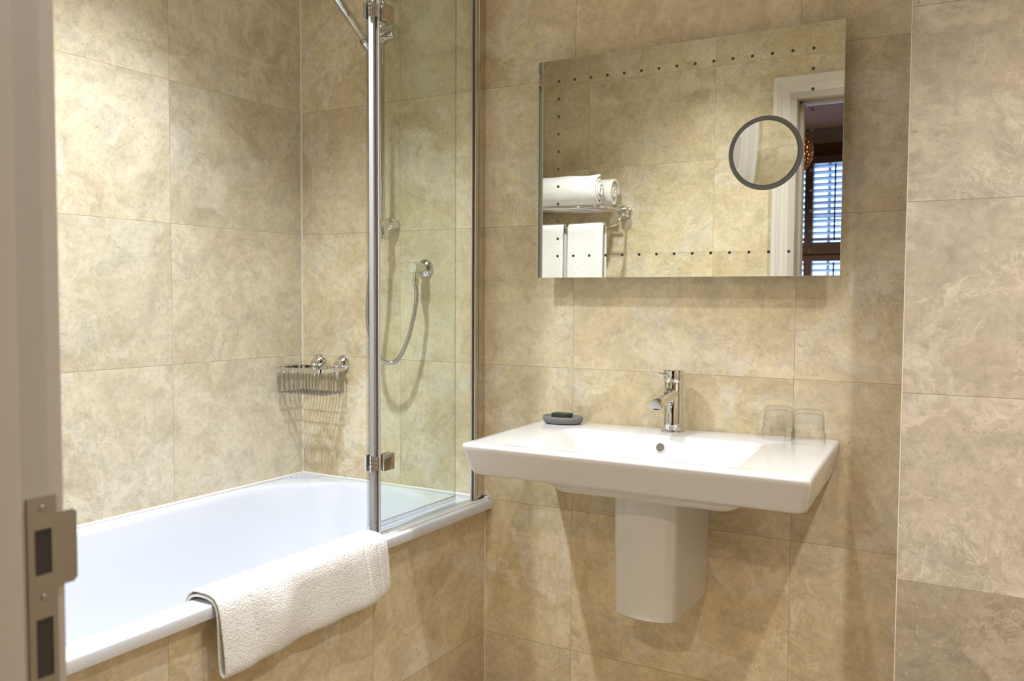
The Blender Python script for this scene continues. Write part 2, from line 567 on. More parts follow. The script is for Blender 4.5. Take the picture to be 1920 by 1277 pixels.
# silicone bead round the bath
bm = BM(); tube(bm, [(0.003, YD + 0.01, 0.602), (0.003, -0.003, 0.602), (0.735, -0.003, 0.602)], 0.0048, 8)
tag(obj('trim_4', bm, M_WHITE), kind='structure')

# ------------------------------------------------------------------ door frame
dr = empty('door_1', (DX0, YD, 0)); dr['kind'] = 'structure'
bm = BM()
# lining: rebated part toward the bathroom, stop behind
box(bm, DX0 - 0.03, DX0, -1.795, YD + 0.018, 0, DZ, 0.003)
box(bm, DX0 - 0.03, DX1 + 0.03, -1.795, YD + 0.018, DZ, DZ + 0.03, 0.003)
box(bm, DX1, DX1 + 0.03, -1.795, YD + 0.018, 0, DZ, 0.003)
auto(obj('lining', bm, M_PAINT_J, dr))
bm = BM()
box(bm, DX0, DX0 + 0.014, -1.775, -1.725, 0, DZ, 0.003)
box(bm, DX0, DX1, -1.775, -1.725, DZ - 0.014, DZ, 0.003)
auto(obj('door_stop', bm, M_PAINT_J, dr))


def architrave(bm, side):
    """stepped moulding profile (distance out from opening, projection)"""
    prof = [(0.0, 0.0), (0.0, 0.010), (0.010, 0.012), (0.014, 0.016), (0.030, 0.017), (0.040, 0.021), (0.052, 0.022),
            (0.058, 0.026), (0.066, 0.029), (0.070, 0.032), (0.083, 0.032), (0.088, 0.028), (0.088, 0.0)]
    y0, sg = (YD, 1) if side == 0 else (-1.79, -1)
    x0, x1, zt = DX0 - 0.006, DX1 + 0.006, DZ + 0.006
    rings = []
    for (cx, cz, mx, mz) in ((x0, 0.0, -1, 0), (x0, zt, -1, 1), (x1, zt, 1, 1), (x1, 0.0, 1, 0)):
        rings.append([bm.verts.new((cx + mx * d, y0 + sg * h, cz + mz * d)) for d, h in prof])
    for a, b in zip(rings, rings[1:]):
        for k in range(len(prof) - 1):
            bm.faces.new((a[k], a[k + 1], b[k + 1], b[k]))
    for r in (rings[0], rings[-1]): bm.faces.new(r)


bm = BM(); architrave(bm, 0)
obj('architrave', bm, M_PAINT, dr)
bm = BM(); architrave(bm, 1)
obj('architrave', bm, M_PAINT, dr)

# strike plate: flat steel strip with a lip and two keep holes
XP = DX0 + 0.0018
def plate(bm):
    """outline in (y, z) with two rectangular holes, built as strips of quads"""
    zs = [0.7756, 0.8227, 0.8812, 0.9060, 0.9097, 0.9247, 0.9692, 0.9832, 1.0013]
    yb, yh0, yh1, yf, yl = -1.7135, -1.7065, -1.6892, -1.6838, -1.6656
    for z0, z1 in zip(zs, zs[1:]):
        hole = (z0, z1) in ((0.8227, 0.8812), (0.9247, 0.9692))
        lip = 0.9097 <= z0 < 0.9832
        cols = [(yb, yh0), (yh0, yh1), (yh1, yf)]
        if hole: cols = [(yb, yh0), (yh1, yf)]
        if lip: cols.append((yf, yl))
        for a, b in cols:
            box(bm, XP - 0.0018, XP, a, b, z0, z1)
    bmesh.ops.remove_doubles(bm, verts=bm.verts[:], dist=1e-5)
bm = BM(); plate(bm)
# the curved end of the lip
for k in range(5):
    a0, a1 = k * 0.25, (k + 1) * 0.25
    y0, y1 = -1.6656 + 0.006 * math.sin(a0), -1.6656 + 0.006 * math.sin(a1)
    x0, x1 = XP - 0.006 * (1 - math.cos(a0)), XP - 0.006 * (1 - math.cos(a1))
    z0, z1 = 0.9112 + 0.0008 * k, 0.9816 - 0.0008 * k
    v = [bm.verts.new(p) for p in ((x0, y0, z0), (x1, y1, z0), (x1, y1, z1), (x0, y0, z1),
                                   (x0 - 0.0018, y0, z0), (x1 - 0.0018, y1, z0), (x1 - 0.0018, y1, z1), (x0 - 0.0018, y0, z1))]
    for f in ((0, 1, 2, 3), (7, 6, 5, 4), (0, 4, 5, 1), (3, 2, 6, 7), (1, 5, 6, 2)): bm.faces.new([v[i] for i in f])
sp_ = obj('strike_plate', bm, M_STEEL, dr)
tag(sp_, 'brushed steel strike plate with two keep holes')
bm = BM()  # flat dark sheets paint the shade inside the keep holes
box(bm, DX0 - 0.001, DX0 + 0.0006, -1.7065, -1.6892, 0.9247, 0.9692)
box(bm, DX0 - 0.001, DX0 + 0.0006, -1.7065, -1.6892, 0.8227, 0.8812)
obj('keep_hole_shade', bm, M_DARK, sp_)
for z in (0.9894, 0.9014):
    bm = BM()
    lathe(bm, [(0.0, 0.0), (0.0034, 0.0), (0.0034, 0.0006), (0.0022, 0.0010), (0.0008, 0.0006), (0.0, 0.0004)], (XP - 0.0002, -1.6977, z), (1, 0, 0), 16)
    s_ = obj('screw', bm, M_STEEL, sp_, True)
    bm = BM()

# ------------------------------------------------------------------ bathtub
def tub_loop(hx, yf, yn, z, cx=0.355, e=2.3):
    """oval plan: straight sides, elliptical ends; yf far end, yn near end"""
    out = []
    rad_f, rad_n = 0.36 * hx / 0.325, 0.28 * hx / 0.325
    n = 24
    def ell(cxx, cyy, a, b, t0, t1):
        for k in range(n):
            t = math.radians(t0 + (t1 - t0) * k / n)
            c, s = math.cos(t), math.sin(t)
            out.append(Vector((cxx + a * math.copysign(abs(c) ** (2 / e), c), cyy + b * math.copysign(abs(s) ** (2 / e), s), z)))
    ell(cx, yf - rad_f, hx, rad_f, 0, 180)
    p, q = Vector((cx - hx, yf - rad_f, z)), Vector((cx - hx, yn + rad_n, z))
    for k in range(8): out.append(p.lerp(q, k / 8))
    ell(cx, yn + rad_n, hx, rad_n, 180, 360)
    p, q = Vector((cx + hx, yn + rad_n, z)), Vector((cx + hx, yf - rad_f, z))
    for k in range(8): out.append(p.lerp(q, k / 8))
    return out


def rect_from(loop, x0, x1, y0, y1, z):
    """project an inner loop outward to a rectangle"""
    cx, cy = (x0 + x1) / 2, (y0 + y1) / 2
    out = []
    L_ = (y1 - y0) / 2; W_ = (x1 - x0) / 2
    for p in loop:
        # pull toward the corner evenly: use distance from a centre spine
        sy = max(min(p.y, y1 - W_), y0 + W_)
        d = Vector((p.x - cx, p.y - sy))
        if d.length < 1e-6: d = Vector((1, 0))
        s = 1e9
        if abs(d.x) > 1e-9: s = min(s, W_ / abs(d.x))
        if d.y > 1e-9: s = min(s, (y1 - sy) / d.y)
        if d.y < -1e-9: s = min(s, (y0 - sy) / d.y)
        out.append(Vector((cx + d.x * s, sy + d.y * s, z)))
    # snap nearest points to the four corners
    for c in ((x0, y0), (x0, y1), (x1, y0), (x1, y1)):
        k = min(range(len(out)), key=lambda i: (out[i].x - c[0]) ** 2 + (out[i].y - c[1]) ** 2)
        out[k] = Vector((c[0], c[1], z))
    return out


tub = empty('bathtub', (0.37, -0.85, 0.16))
tag(tub, 'white built-in bathtub with a flat rim along the left wall', 'bathtub')
BX0, BX1, BY0, BY1 = 0.002, 0.748, YD + 0.003, -0.002
base = tub_loop(0.326, -0.030, -1.64, 0.6)
def grow(k, z):
    return rect_from(base, BX0 - k, BX1 + k, BY0 - k, BY1 + k, z)
loops = [grow(-0.006, 0.573), grow(-0.001, 0.574), grow(0, 0.577), grow(0, 0.596), grow(-0.0015, 0.5992), grow(-0.004, 0.600)]
loops += [tub_loop(0.337, -0.021, -1.655, 0.600), tub_loop(0.332, -0.025, -1.645, 0.5985), tub_loop(0.327, -0.030, -1.64, 0.593), tub_loop(0.323, -0.036, -1.63, 0.58),
          tub_loop(0.312, -0.055, -1.60, 0.52), tub_loop(0.298, -0.085, -1.55, 0.42), tub_loop(0.28, -0.13, -1.50, 0.32),
          tub_loop(0.262, -0.17, -1.46, 0.27), tub_loop(0.23, -0.21, -1.42, 0.238), tub_loop(0.18, -0.26, -1.36, 0.225),
          tub_loop(0.08, -0.5, -1.1, 0.221)]
bm = BM(); loft(bm, loops, cap0=False, cap1=True)
auto(obj('tub_shell', bm, M_ACRYL, tub, True), 50)
# moulded ribbed tray in the far corner
bm = BM()
for k in range(6):
    x = 0.018 + k * 0.0135
    box(bm, x, x + 0.007, -0.098 + k * 0.010, -0.014, 0.5995, 0.6036, 0.0012, 1)
box(bm, 0.010, 0.016, -0.105, -0.010, 0.5995, 0.6018, 0.001, 1)
obj('ribbed_corner_tray', bm, M_ACRYL, tub)
# raised threshold strip under the screen
bm = BM(); box(bm, 0.724, 0.730, -0.46, -0.004, 0.5995, 0.6035, 0.0012, 1)
obj('threshold_strip', bm, M_WHITE, tub)
# waste plug on the tub floor
bm = BM(); lathe(bm, [(0.0, 0.006), (0.020, 0.006), (0.024, 0.003), (0.030, 0.002), (0.031, 0.0)], (0.355, -0.60, 0.2215), (0, 0, 1), 28)
auto(obj('waste', bm, M_CHROME, tub, True))

# ------------------------------------------------------------------ bath towel over the rim
def rim_towel():
    path = [(0.6655, 0.545), (0.669, 0.575), (0.676, 0.603), (0.690, 0.6175), (0.712, 0.6205), (0.738, 0.619), (0.757, 0.611), (0.766, 0.592),
            (0.7705, 0.560), (0.774, 0.52), (0.776, 0.485), (0.774, 0.468), (0.768, 0.461), (0.7615, 0.467), (0.7585, 0.485), (0.7585, 0.53),
            (0.7595, 0.57), (0.7575, 0.592), (0.7495, 0.605), (0.735, 0.6105), (0.712, 0.612), (0.692, 0.6085), (0.6815, 0.600), (0.6765, 0.575), (0.673, 0.55)]
    P = smooth_path([(x, 0, z) for x, z in path], 4)
    ny = 150
    ya, yb = -1.045, -0.525
    bm = BM()
    rows = []
    for j in range(ny + 1):
        t = j / ny
        row = []
        for i, p in enumerate(P):
            s = i / (len(P) - 1)
            drop = max(0, 0.61 - p.z) / 0.15
            out_ = 1 if p.x > 0.745 else 0
            y = ya + (yb - ya) * t
            # the hanging part leans a little to the right of the rim part and waves
            y += 0.003 * drop * out_ * (1.0 - 0.2 * t)
            wv = (0.0045 * math.sin(t * 9.0 + 0.6) + 0.0028 * math.sin(t * 23 + 1.0)) * drop * out_
            bulge = 0.010 * math.exp(-((t - 0.30) / 0.09) ** 2) * math.sin(min(1, drop) * PI) * out_
            bulge += 0.006 * math.exp(-((t - 0.13) / 0.05) ** 2) * min(1, drop) * out_
            band = 0
            for b0 in (0.155, 0.235, 0.835, 0.925):
                band -= 0.0034 * math.exp(-((t - b0 - 0.01 * drop) / 0.0065) ** 2)
            xx = p.x + wv + bulge + band * (1 if drop > 0.05 else 0) * out_
            # right end corner is rounded
            end = max(0, (t - 0.965) / 0.035)
            zz = p.z + (0.014 * end ** 2 * drop if out_ else 0) + 0.012 * t * drop * out_
            zz += band * (1 if drop <= 0.05 else 0)
            row.append(bm.verts.new((xx, y, zz)))
        rows.append(row)
    for a, b in zip(rows, rows[1:]):
        for k in range(len(a) - 1):
            bm.faces.new((a[k], a[k + 1], b[k + 1], b[k]))
    o = obj('bath_towel', bm, M_TERRY, None, True)
    md = o.modifiers.new('thick', 'SOLIDIFY'); md.thickness = 0.005; md.offset = 0
    sb = o.modifiers.new('sub', 'SUBSURF'); sb.levels = 1; sb.render_levels = 1
    return o


tag(rim_towel(), 'white terry bath mat towel folded over the front rim of the bathtub', 'towel')

# ------------------------------------------------------------------ folding shower screen
sc = empty('bath_screen', (0.705, -0.25, 0.6))
tag(sc, 'clear two-panel folding glass shower screen standing on the bath rim', 'shower screen')
ZT = 2.10
def pane(name, x, y0, y1, z0, z1, t=0.005):
    bm = BM(); box(bm, x - t / 2, x + t / 2, y0, y1, z0, z1)
    o = obj(name, bm, M_GLASS, sc)
    o.data.materials.append(M_GLEDGE)
    for p in o.data.polygons:
        if abs(p.normal.x) < 0.5: p.material_index = 1
    return o
XA, XB = 0.7055, 0.684
pane('glass_panel', XA, -0.478, -0.022, 0.604, ZT)
pane('glass_panel', XB, -0.492, -0.105, 0.622, ZT)
# wall profile and its gasket
bm = BM()
box(bm, 0.7095, 0.7175, -0.052, -0.0005, 0.601, ZT, 0.001, 1)
box(bm, 0.694, 0.7015, -0.040, -0.0005, 0.601, ZT, 0.001, 1)
box(bm, 0.7005, 0.7105, -0.010, -0.0005, 0.601, ZT)
box(bm, 0.7172, 0.7190, -0.034, -0.030, 0.601, ZT)
auto(obj('wall_profile', bm, M_ALU, sc))
bm = BM(); box(bm, 0.7088, 0.7125, -0.0555, -0.0515, 0.602, ZT)
obj('gasket', bm, M_GASKET, sc)
bm = BM(); tube(bm, [(0.7181, -0.026, 0.6035), (0.7187, -0.003, 0.6045), (0.725, -0.002, 0.606)], 0.0035, 8)
obj('sealant', bm, M_DARK, sc)
# vertical seals at the hinge side
bm = BM()
box(bm, 0.6872, 0.7022, -0.4945, -0.486, 0.606, ZT, 0.002, 2)
auto(obj('bulb_seal', bm, M_SEALW, sc))
bm = BM()
box(bm, XB - 0.005, XB + 0.005, -0.4965, -0.488, 0.606, ZT, 0.001, 1)
obj('edge_seal', bm, M_SEAL, sc)
bm = BM()
box(bm, XA - 0.0045, XA + 0.0045, -0.4845, -0.4775, 0.604, ZT, 0.001, 1)
obj('edge_seal', bm, M_SEALL, sc)
bm = BM(); box(bm, XA - 0.0035, XA + 0.0025, -0.4862, -0.4835, 0.604, ZT)
obj('dark_edge', bm, M_GASKET, sc)
# bottom wiper of the folded panel
bm = BM()
box(bm, XB - 0.004, XB + 0.005, -0.489, -0.106, 0.610, 0.624, 0.002, 2)
box(bm, XB + 0.002, XB + 0.006, -0.489, -0.108, 0.6008, 0.607, 0.001, 1)
auto(obj('bottom_seal', bm, M_SEAL, sc))
for z0, z1 in ((0.760, 0.802), (1.872, 1.914)):
    bm = BM()
    box(bm, XA + 0.0032, XA + 0.0115, -0.474, -0.430, z0, z1, 0.0014, 2)
    box(bm, XA - 0.010, XA - 0.0032, -0.474, -0.430, z0, z1, 0.0014, 2)
    h = obj('hinge', bm, M_CHROME_D, sc); auto(h)
    bm = BM()
    box(bm, XB - 0.0105, XB - 0.0032, -0.498, -0.455, z0, z1, 0.0014, 2)
    box(bm, XA - 0.004, XA + 0.004, -0.492, -0.474, z0 + 0.004, z1 - 0.004, 0.001, 1)
    for k in range(4):
        lathe(bm, [(0.0046, 0), (0.0052, 0.0008), (0.0052, 0.0085), (0.0046, 0.0095)],
              (0.6975, -0.499, z0 + 0.001 + k * 0.0102), (0, 0, 1), 14)
    obj('knuckle', bm, M_CHROME, h)

# ------------------------------------------------------------------ shower rail, hand shower, hose
RX, RY = 0.390, -0.065
rl = empty('shower_rail', (RX, -0.03, 1.4))
tag(rl, 'slim vertical chrome riser rail on wall behind the glass screen', 'shower rail')
bm = BM(); tube(bm, [(RX, RY, 1.374), (RX, RY, 2.16)], 0.0085, 18)
auto(obj('rail', bm, M_CHROME, rl, True), 40)
for z in (1.420, 2.12):
    bm = BM()
    lathe(bm, [(0.0195, 0.0), (0.0195, 0.032), (0.018, 0.036), (0.013, 0.040), (0.0115, 0.046), (0.0115, 0.084), (0.0085, 0.087), (0, 0.0875)],
          (RX - 0.002, 0.0, z), (0, -1, 0), 28)
    auto(obj('wall_bracket', bm, M_CHROME, rl, True), 40)
bm = BM(); lathe(bm, [(0, 0), (0.0125, 0.0), (0.0128, 0.002), (0.0105, 0.004), (0.0105, 0.034), (0.0085, 0.037)], (RX, RY, 1.372), (0, 0, 1), 24)
auto(obj('end_cap', bm, M_CHROME, rl, True), 40)
bm = BM()
lathe(bm, [(0.0, 0), (0.021, 0), (0.0235, 0.002), (0.0235, 0.075), (0.020, 0.079), (0, 0.08)], (RX + 0.050, -0.060, 1.990), (-1, -0.05, -0.05), 28)
lathe(bm, [(0.0155, -0.030), (0.017, -0.028), (0.017, 0.030), (0.0155, 0.033)], (RX, RY, 1.99), (0, 0, 1), 24)
sl = obj('slider', bm, M_CHROME, rl, True); auto(sl, 40)
hd = Vector((0.0, -0.126, 0.089)).normalized()
bm = BM()
tube(bm, smooth_path([(RX - 0.01, -0.072, 1.978), (RX - 0.008, -0.10, 1.955), (RX - 0.004, -0.125, 1.952)], 6), 0.011, 16)
lathe(bm, [(0.0135, -0.012), (0.016, -0.010), (0.0170, 0.012), (0.0165, 0.016)], Vector((0.385, -0.128, 1.944)), hd, 24)
auto(obj('handset_cradle', bm, M_CHROME_D, sl, True), 40)

hs = empty('hand_shower', (0.385, -0.128, 1.95))
tag(hs, 'chrome hand shower held in the cradle, its handle rising out of the picture', 'hand shower')
bm = BM()
o0 = Vector((0.385, -0.130, 1.9465))
lathe(bm, [(0, -0.03), (0.008, -0.03), (0.0085, -0.012), (0.0135, 0.006), (0.0145, 0.009), (0.0145, 0.012), (0.0118, 0.014), (0.0118, 0.022), (0.0132, 0.024), (0.0132, 0.19), (0.014, 0.20), (0.012, 0.215), (0, 0.216)],
      o0, hd, 28)
auto(obj('handle', bm, M_CHROME, hs, True), 40)
hp = o0 + hd * 0.225
fd = Vector((0, -0.55, -0.83)).normalized()
bm = BM()
lathe(bm, [(0, -0.016), (0.02, -0.015), (0.036, -0.008), (0.040, 0.004), (0.040, 0.010), (0.036, 0.013), (0, 0.013)], hp, fd, 36)
auto(obj('shower_head', bm, M_CHROME, hs, True), 40)

ow = empty('hose_outlet', (0.503, -0.03, 1.284))
tag(ow, 'round chrome wall elbow feeding the shower hose', 'wall outlet')
bm = BM()
lathe(bm, [(0.0285, 0.0), (0.0285, 0.005), (0.026, 0.010), (0.020, 0.014), (0.014, 0.017), (0.0125, 0.020), (0.0125, 0.040)], (0.506, 0.0, 1.284), (0, -1, 0), 32)
auto(obj('wall_flange', bm, M_CHROME, ow, True), 40)
bm = BM()
lathe(bm, [(0, 0), (0.0150, 0.0), (0.0165, 0.0015), (0.0165, 0.036), (0.0150, 0.038), (0, 0.038)], (0.506, -0.034, 1.284), (0.06, -1, 0), 28)
lathe(bm, [(0.0085, 0.0), (0.0085, 0.026), (0.0095, 0.030), (0.0105, 0.034), (0.0085, 0.046)], (0.508, -0.055, 1.276), (0, 0, -1), 24)
auto(obj('elbow', bm, M_CHROME, ow, True), 40)

hpts = [(0.508, -0.055, 1.240), (0.512, -0.057, 1.19), (0.503, -0.062, 1.127), (0.486, -0.068, 1.063), (0.462, -0.074, 1.014),
        (0.438, -0.080, 0.996), (0.410, -0.088, 1.003), (0.386, -0.098, 1.040), (0.368, -0.108, 1.117), (0.372, -0.110, 1.20), (0.388, -0.112, 1.32),
        (0.398, -0.112, 1.50), (0.400, -0.110, 1.70), (0.398, -0.104, 1.84), (0.390, -0.100, 1.90), (0.3855, -0.108, 1.928)]
P = smooth_path(hpts, 10)
Q = [P[0]]; acc = 0
for a, b in zip(P, P[1:]):
    d = (b - a).length; k = 0
    while acc + d - k >= 0.00165 and d > 1e-7:
        k += 0.00165 - acc; acc = 0
        Q.append(a.lerp(b, min(1, k / d)))
    acc += d - k
bm = BM(); tube(bm, Q, 0.0068, 10, rfun=lambda i: (0.0060, 0.0074, 0.0074, 0.0064)[i % 4])
hz = obj('shower_hose', bm, M_CHROME_W, None, True)
tag(hz, 'coiled chrome shower hose looping down from the wall elbow', 'hose')

# ------------------------------------------------------------------ wire basket
bk = empty('wire_basket', (0.11, -0.07, 0.88))
tag(bk, 'chrome wire soap basket fixed in the corner above the bathtub', 'basket')
bx0, bx1, by0, by1, bt, bb = 0.012, 0.206, -0.139, -0.020, 0.9685, 0.888
bm = BM()
lo = [rrect(bx0 - s, bx1 + s, by0 - s, by1 + s, 0.016, z, 5, 4) for s, z in
      ((0.0015, bt - 0.0115), (0.0015, bt), (-0.0012, bt), (-0.0012, bt - 0.0115), (0.0015, bt - 0.0115))]
loft(bm, lo, False, False)
obj('top_band', bm, M_CHROME, bk)
WR = 0.0015
nw = 14
for k in range(nw):
    x = bx0 + 0.010 + (bx1 - bx0 - 0.020) * k / (nw - 1)
    bm = BM()
    tube(bm, smooth_path([(x, by0, bt - 0.008), (x, by0 + 0.001, bb + 0.012), (x, by0 + 0.003, bb + 0.003), (x, by0 + 0.010, bb),
                          (x, by1 - 0.008, bb), (x, by1 - 0.001, bb + 0.004), (x, by1, bb + 0.014), (x, by1, bt - 0.008)], 3), WR, 6)
    obj('wire', bm, M_CHROME_W, bk, True)
for k in range(5):
    y = by0 + 0.018 + (by1 - by0 - 0.036) * k / 4
    bm = BM()
    tube(bm, smooth_path([(bx0, y, bt - 0.008), (bx0 + 0.001, y, bb + 0.012), (bx0 + 0.003, y, bb - 0.001), (bx0 + 0.010, y, bb - 0.0026),
                          (bx1 - 0.010, y, bb - 0.0026), (bx1 - 0.003, y, bb - 0.001), (bx1 - 0.001, y, bb + 0.012), (bx1, y, bt - 0.008)], 3), WR, 6)
    obj('wire', bm, M_CHROME_W, bk, True)
for x in (0.080, 0.178):
    bm = BM()
    lathe(bm, [(0.0275, 0.0), (0.0275, 0.003), (0.0268, 0.006), (0.0235, 0.013), (0.018, 0.018), (0.0125, 0.022), (0.011, 0.026), (0.011, 0.034),
               (0.009, 0.037), (0, 0.038)], (x, 0.0, 0.980), (0, -1, 0), 30)
    lathe(bm, [(0, 0), (0.0026, 0), (0.0026, 0.002), (0, 0.0024)], (x - 0.003, -0.0135, 1.000), (0, -0.6, 0.8), 10)
    m_ = obj('wall_mount', bm, M_CHROME, bk, True); auto(m_, 40)
    bm = BM()
    lathe(bm, [(0.0125, 0.012), (0.0125, -0.002), (0.0105, -0.010), (0.005, -0.024), (0.002, -0.036), (0, -0.037)], (x, -0.030, 0.966), (0, 0, 1), 20)
    obj('cone', bm, M_CHROME, m_, True)

# ------------------------------------------------------------------ washbasin
def basin_warp(p):
    x, y, z = p
    t = (x - 0.917) / 0.8
    return Vector((x - y * 0.052, y, z + 0.010 * t * (1 + y / 0.47)))


def brr(x0, x1, y0, y1, r, z, q=8, m=8):
    return [basin_warp(p) for p in rrect(x0, x1, y0, y1, r, z + 0.850, q, m)]


ws = empty('washbasin', (1.32, 0, 0.85))
tag(ws, 'wide white rectangular wall-hung ceramic washbasin under the mirror', 'washbasin')
sm = 0.0008
L = [brr(1.20, 1.50, -0.30, -0.03, 0.03, -0.112),
     brr(1.148, 1.535, -0.355, -0.002, (0.002, 0.002, 0.03, 0.03), -0.110),
     brr(1.130, 1.550, -0.382, -0.002, (0.002, 0.002, 0.03, 0.03), -0.106),
     brr(1.118, 1.563, -0.395, -0.002, (0.002, 0.002, 0.03, 0.03), -0.096),
     brr(1.098, 1.585, -0.400, -0.002, (0.002, 0.002, 0.03, 0.03), -0.084),
     brr(0.965, 1.675, -0.412, -0.002, (0.002, 0.002, 0.02, 0.02), -0.0815),
     brr(0.934, 1.698, -0.426, -0.002, (0.002, 0.002, 0.018, 0.018), -0.0800),
     brr(0.927, 1.706, -0.434, -0.002, (0.002, 0.002, 0.018, 0.018), -0.0755),
     brr(0.924, 1.709, -0.438, -0.002, (0.002, 0.002, 0.018, 0.018), -0.068),
     brr(0.916, 1.717, -0.460, -0.002, (0.003, 0.003, 0.014, 0.014), -0.018),
     brr(0.9145, 1.718, -0.465, -0.002, (0.003, 0.003, 0.014, 0.014), -0.008),
     brr(0.916, 1.7165, -0.4645, -0.003, (0.004, 0.004, 0.014, 0.014), -0.0025),
     brr(0.9205, 1.712, -0.460, -0.006, (0.004, 0.004, 0.012, 0.012), 0.0),
     brr(0.935, 1.698, -0.448, -0.012, (0.01, 0.01, 0.012, 0.012), 0.0008),
     brr(1.045, 1.572, -0.440, -0.120, (0.03, 0.03, 0.03, 0.03), 0.0008),
     brr(1.052, 1.566, -0.4345, -0.126, (0.03, 0.03, 0.03, 0.03), -0.0008),
     brr(1.060, 1.560, -0.430, -0.131, (0.035, 0.035, 0.035, 0.035), -0.006),
     brr(1.095, 1.538, -0.424, -0.139, (0.04, 0.04, 0.04, 0.04), -0.030),
     brr(1.135, 1.515, -0.416, -0.149, (0.05, 0.05, 0.05, 0.05), -0.058),
     brr(1.165, 1.492, -0.405, -0.163, (0.05, 0.05, 0.05, 0.05), -0.080),
     brr(1.190, 1.470, -0.390, -0.180, (0.05, 0.05, 0.05, 0.05), -0.090),
     brr(1.24, 1.42, -0.35, -0.22, (0.05, 0.05, 0.05, 0.05), -0.094),
     brr(1.30, 1.36, -0.30, -0.26, (0.015, 0.015, 0.015, 0.015), -0.096)]
bm = BM(); loft(bm, L)
auto(obj('basin', bm, M_CERAMIC, ws, True), 60)
ob = basin_warp((1.311, -0.1385, 0.822))
on = Vector((0, -1, 0.33)).normalized()
bm = BM()
lathe(bm, [(0, 0.0012), (0.0105, 0.0012), (0.0112, 0.0018)], ob, on, 28, caps=False)
go = obj('overflow_grille', bm, M_GRILLE, ws)
bm = BM()
lathe(bm, [(0.0104, 0.0010), (0.0112, 0.0028), (0.0126, 0.0028), (0.0136, -0.003)], ob, on, 32, caps=False)
obj('overflow_ring', bm, M_CERAMIC, ws, True)
bm = BM(); lathe(bm, [(0, 0.004), (0.018, 0.004), (0.021, 0.002), (0.023, 0.0)], basin_warp((1.33, -0.28, 0.754)), (0, 0, 1), 28)
auto(obj('waste', bm, M_CHROME, ws, True))

pd = None
def ped_loop(z, t):
    """half pedestal section: flat sides, bowed front"""
    x0, x1 = 1.243 + 0.003 * t, 1.403 - 0.004 * t
    yf = -0.262 + 0.004 * t
    out = []
    r = 0.016
    n = 14
    out.append(Vector((x1, -0.001, z)))
    for k in range(6): out.append(Vector((x1, -0.001 + (yf + r + 0.001) * (k + 1) / 6, z)))
    for k in range(1, 5):
        a = k / 5 * PI / 2
        out.append(Vector((x1 - r + r * math.cos(a), yf + r - r * math.sin(a), z)))
    for k in range(n + 1):
        s = k / n
        x = (x1 - r) + ((x0 + 0.022) - (x1 - r)) * s
        out.append(Vector((x, yf - 0.016 * math.sin(PI * (0.08 + 0.92 * s)) ** 0.9 * (1 if s < 1 else 1), z)))
    r2 = 0.022
    for k in range(1, 6):
        a = k / 5 * PI / 2
        out.append(Vector((x0 + r2 - r2 * math.sin(a), yf + r2 - r2 * math.cos(a), z)))
    for k in range(6): out.append(Vector((x0, yf + r2 + (-0.001 - yf - r2) * (k + 1) / 6, z)))
    return out
bm = BM()
loft(bm, [ped_loop(0.437, 1.6), ped_loop(0.434, 1.1), ped_loop(0.436, 1.0), ped_loop(0.440, 0.98), ped_loop(0.52, 0.7), ped_loop(0.62, 0.35), ped_loop(0.7415, 0.0)])
o = auto(obj('half_pedestal', bm, M_CERAMIC, None, True), 50)
tag(o, 'white ceramic half pedestal hanging beneath the washbasin', 'pedestal')

# ------------------------------------------------------------------ basin mixer tap
TX, TY = 1.3205, -0.056
TZ = basin_warp((TX, TY, 0.850)).z + 0.0008
tp = empty('mixer_tap', (TX, TY, TZ))
tag(tp, 'chrome cylindrical mixer tap on the back of the washbasin', 'tap')
bm = BM(); lathe(bm, [(0, 0), (0.0305, 0), (0.031, 0.002), (0.0305, 0.0045), (0.027, 0.0055), (0.0245, 0.006)], (TX, TY, TZ), (0, 0, 1), 40)
auto(obj('base_ring', bm, M_CHROME, tp, True), 40)
bm = BM(); lathe(bm, [(0.0240, 0.004), (0.0240, 0.1265), (0.0232, 0.1275)], (TX, TY, TZ), (0, 0, 1), 48)
auto(obj('body', bm, M_CHROME, tp, True), 40)
bm = BM(); lathe(bm, [(0.0232, 0.1275), (0.0248, 0.1285), (0.0254, 0.130), (0.0258, 0.157), (0.0248, 0.1590), (0, 0.1598)], (TX, TY, TZ), (0, 0, 1), 48)
cap = auto(obj('cap', bm, M_CHROME, tp, True), 40)
# half-round spout
bm = BM()
d = Vector((-0.04, -0.975, -0.20)).normalized()
side = d.cross(Vector((0, 0, 1))).normalized(); up = side.cross(d).normalized()
lps = []
for t, w_ in ((-0.005, 0.0188), (0.03, 0.0188), (0.09, 0.0182), (0.1175, 0.0176), (0.1200, 0.0162)):
    c0 = Vector((TX, TY, TZ + 0.1010)) + d * t
    ring = []
    for k in range(17):
        a = PI * k / 16
        ring.append(c0 + side * (w_ * math.cos(a)) + up * (w_ * 1.18 * math.sin(a) - 0.004))
    for k in range(1, 6):
        ring.append(c0 + side * (-w_ + 2 * w_ * k / 6) + up * (-0.006))
    lps.append(ring)
loft(bm, lps)
spt = auto(obj('spout', bm, M_CHROME, tp, True), 35)
bm = BM(); c0 = Vector((TX, TY, TZ + 0.1010)) + d * 0.110 - up * 0.006
lathe(bm, [(0, 0), (0.0085, 0), (0.0085, 0.004), (0, 0.004)], c0, -up, 20)
obj('aerator', bm, M_DARK, spt, True)
bm = BM()
a0 = Vector((TX, TY, TZ + 0.146)); dl = Vector((-0.50, -0.86, 0.10)).normalized()
tube(bm, [a0 + dl * 0.022, a0 + dl * 0.040, a0 + dl * 0.0405], 0.0028, 12)
lathe(bm, [(0, 0.038), (0.0034, 0.038), (0.0036, 0.046), (0, 0.047)], a0, dl, 16)
obj('lever', bm, M_CHROME, cap, True)
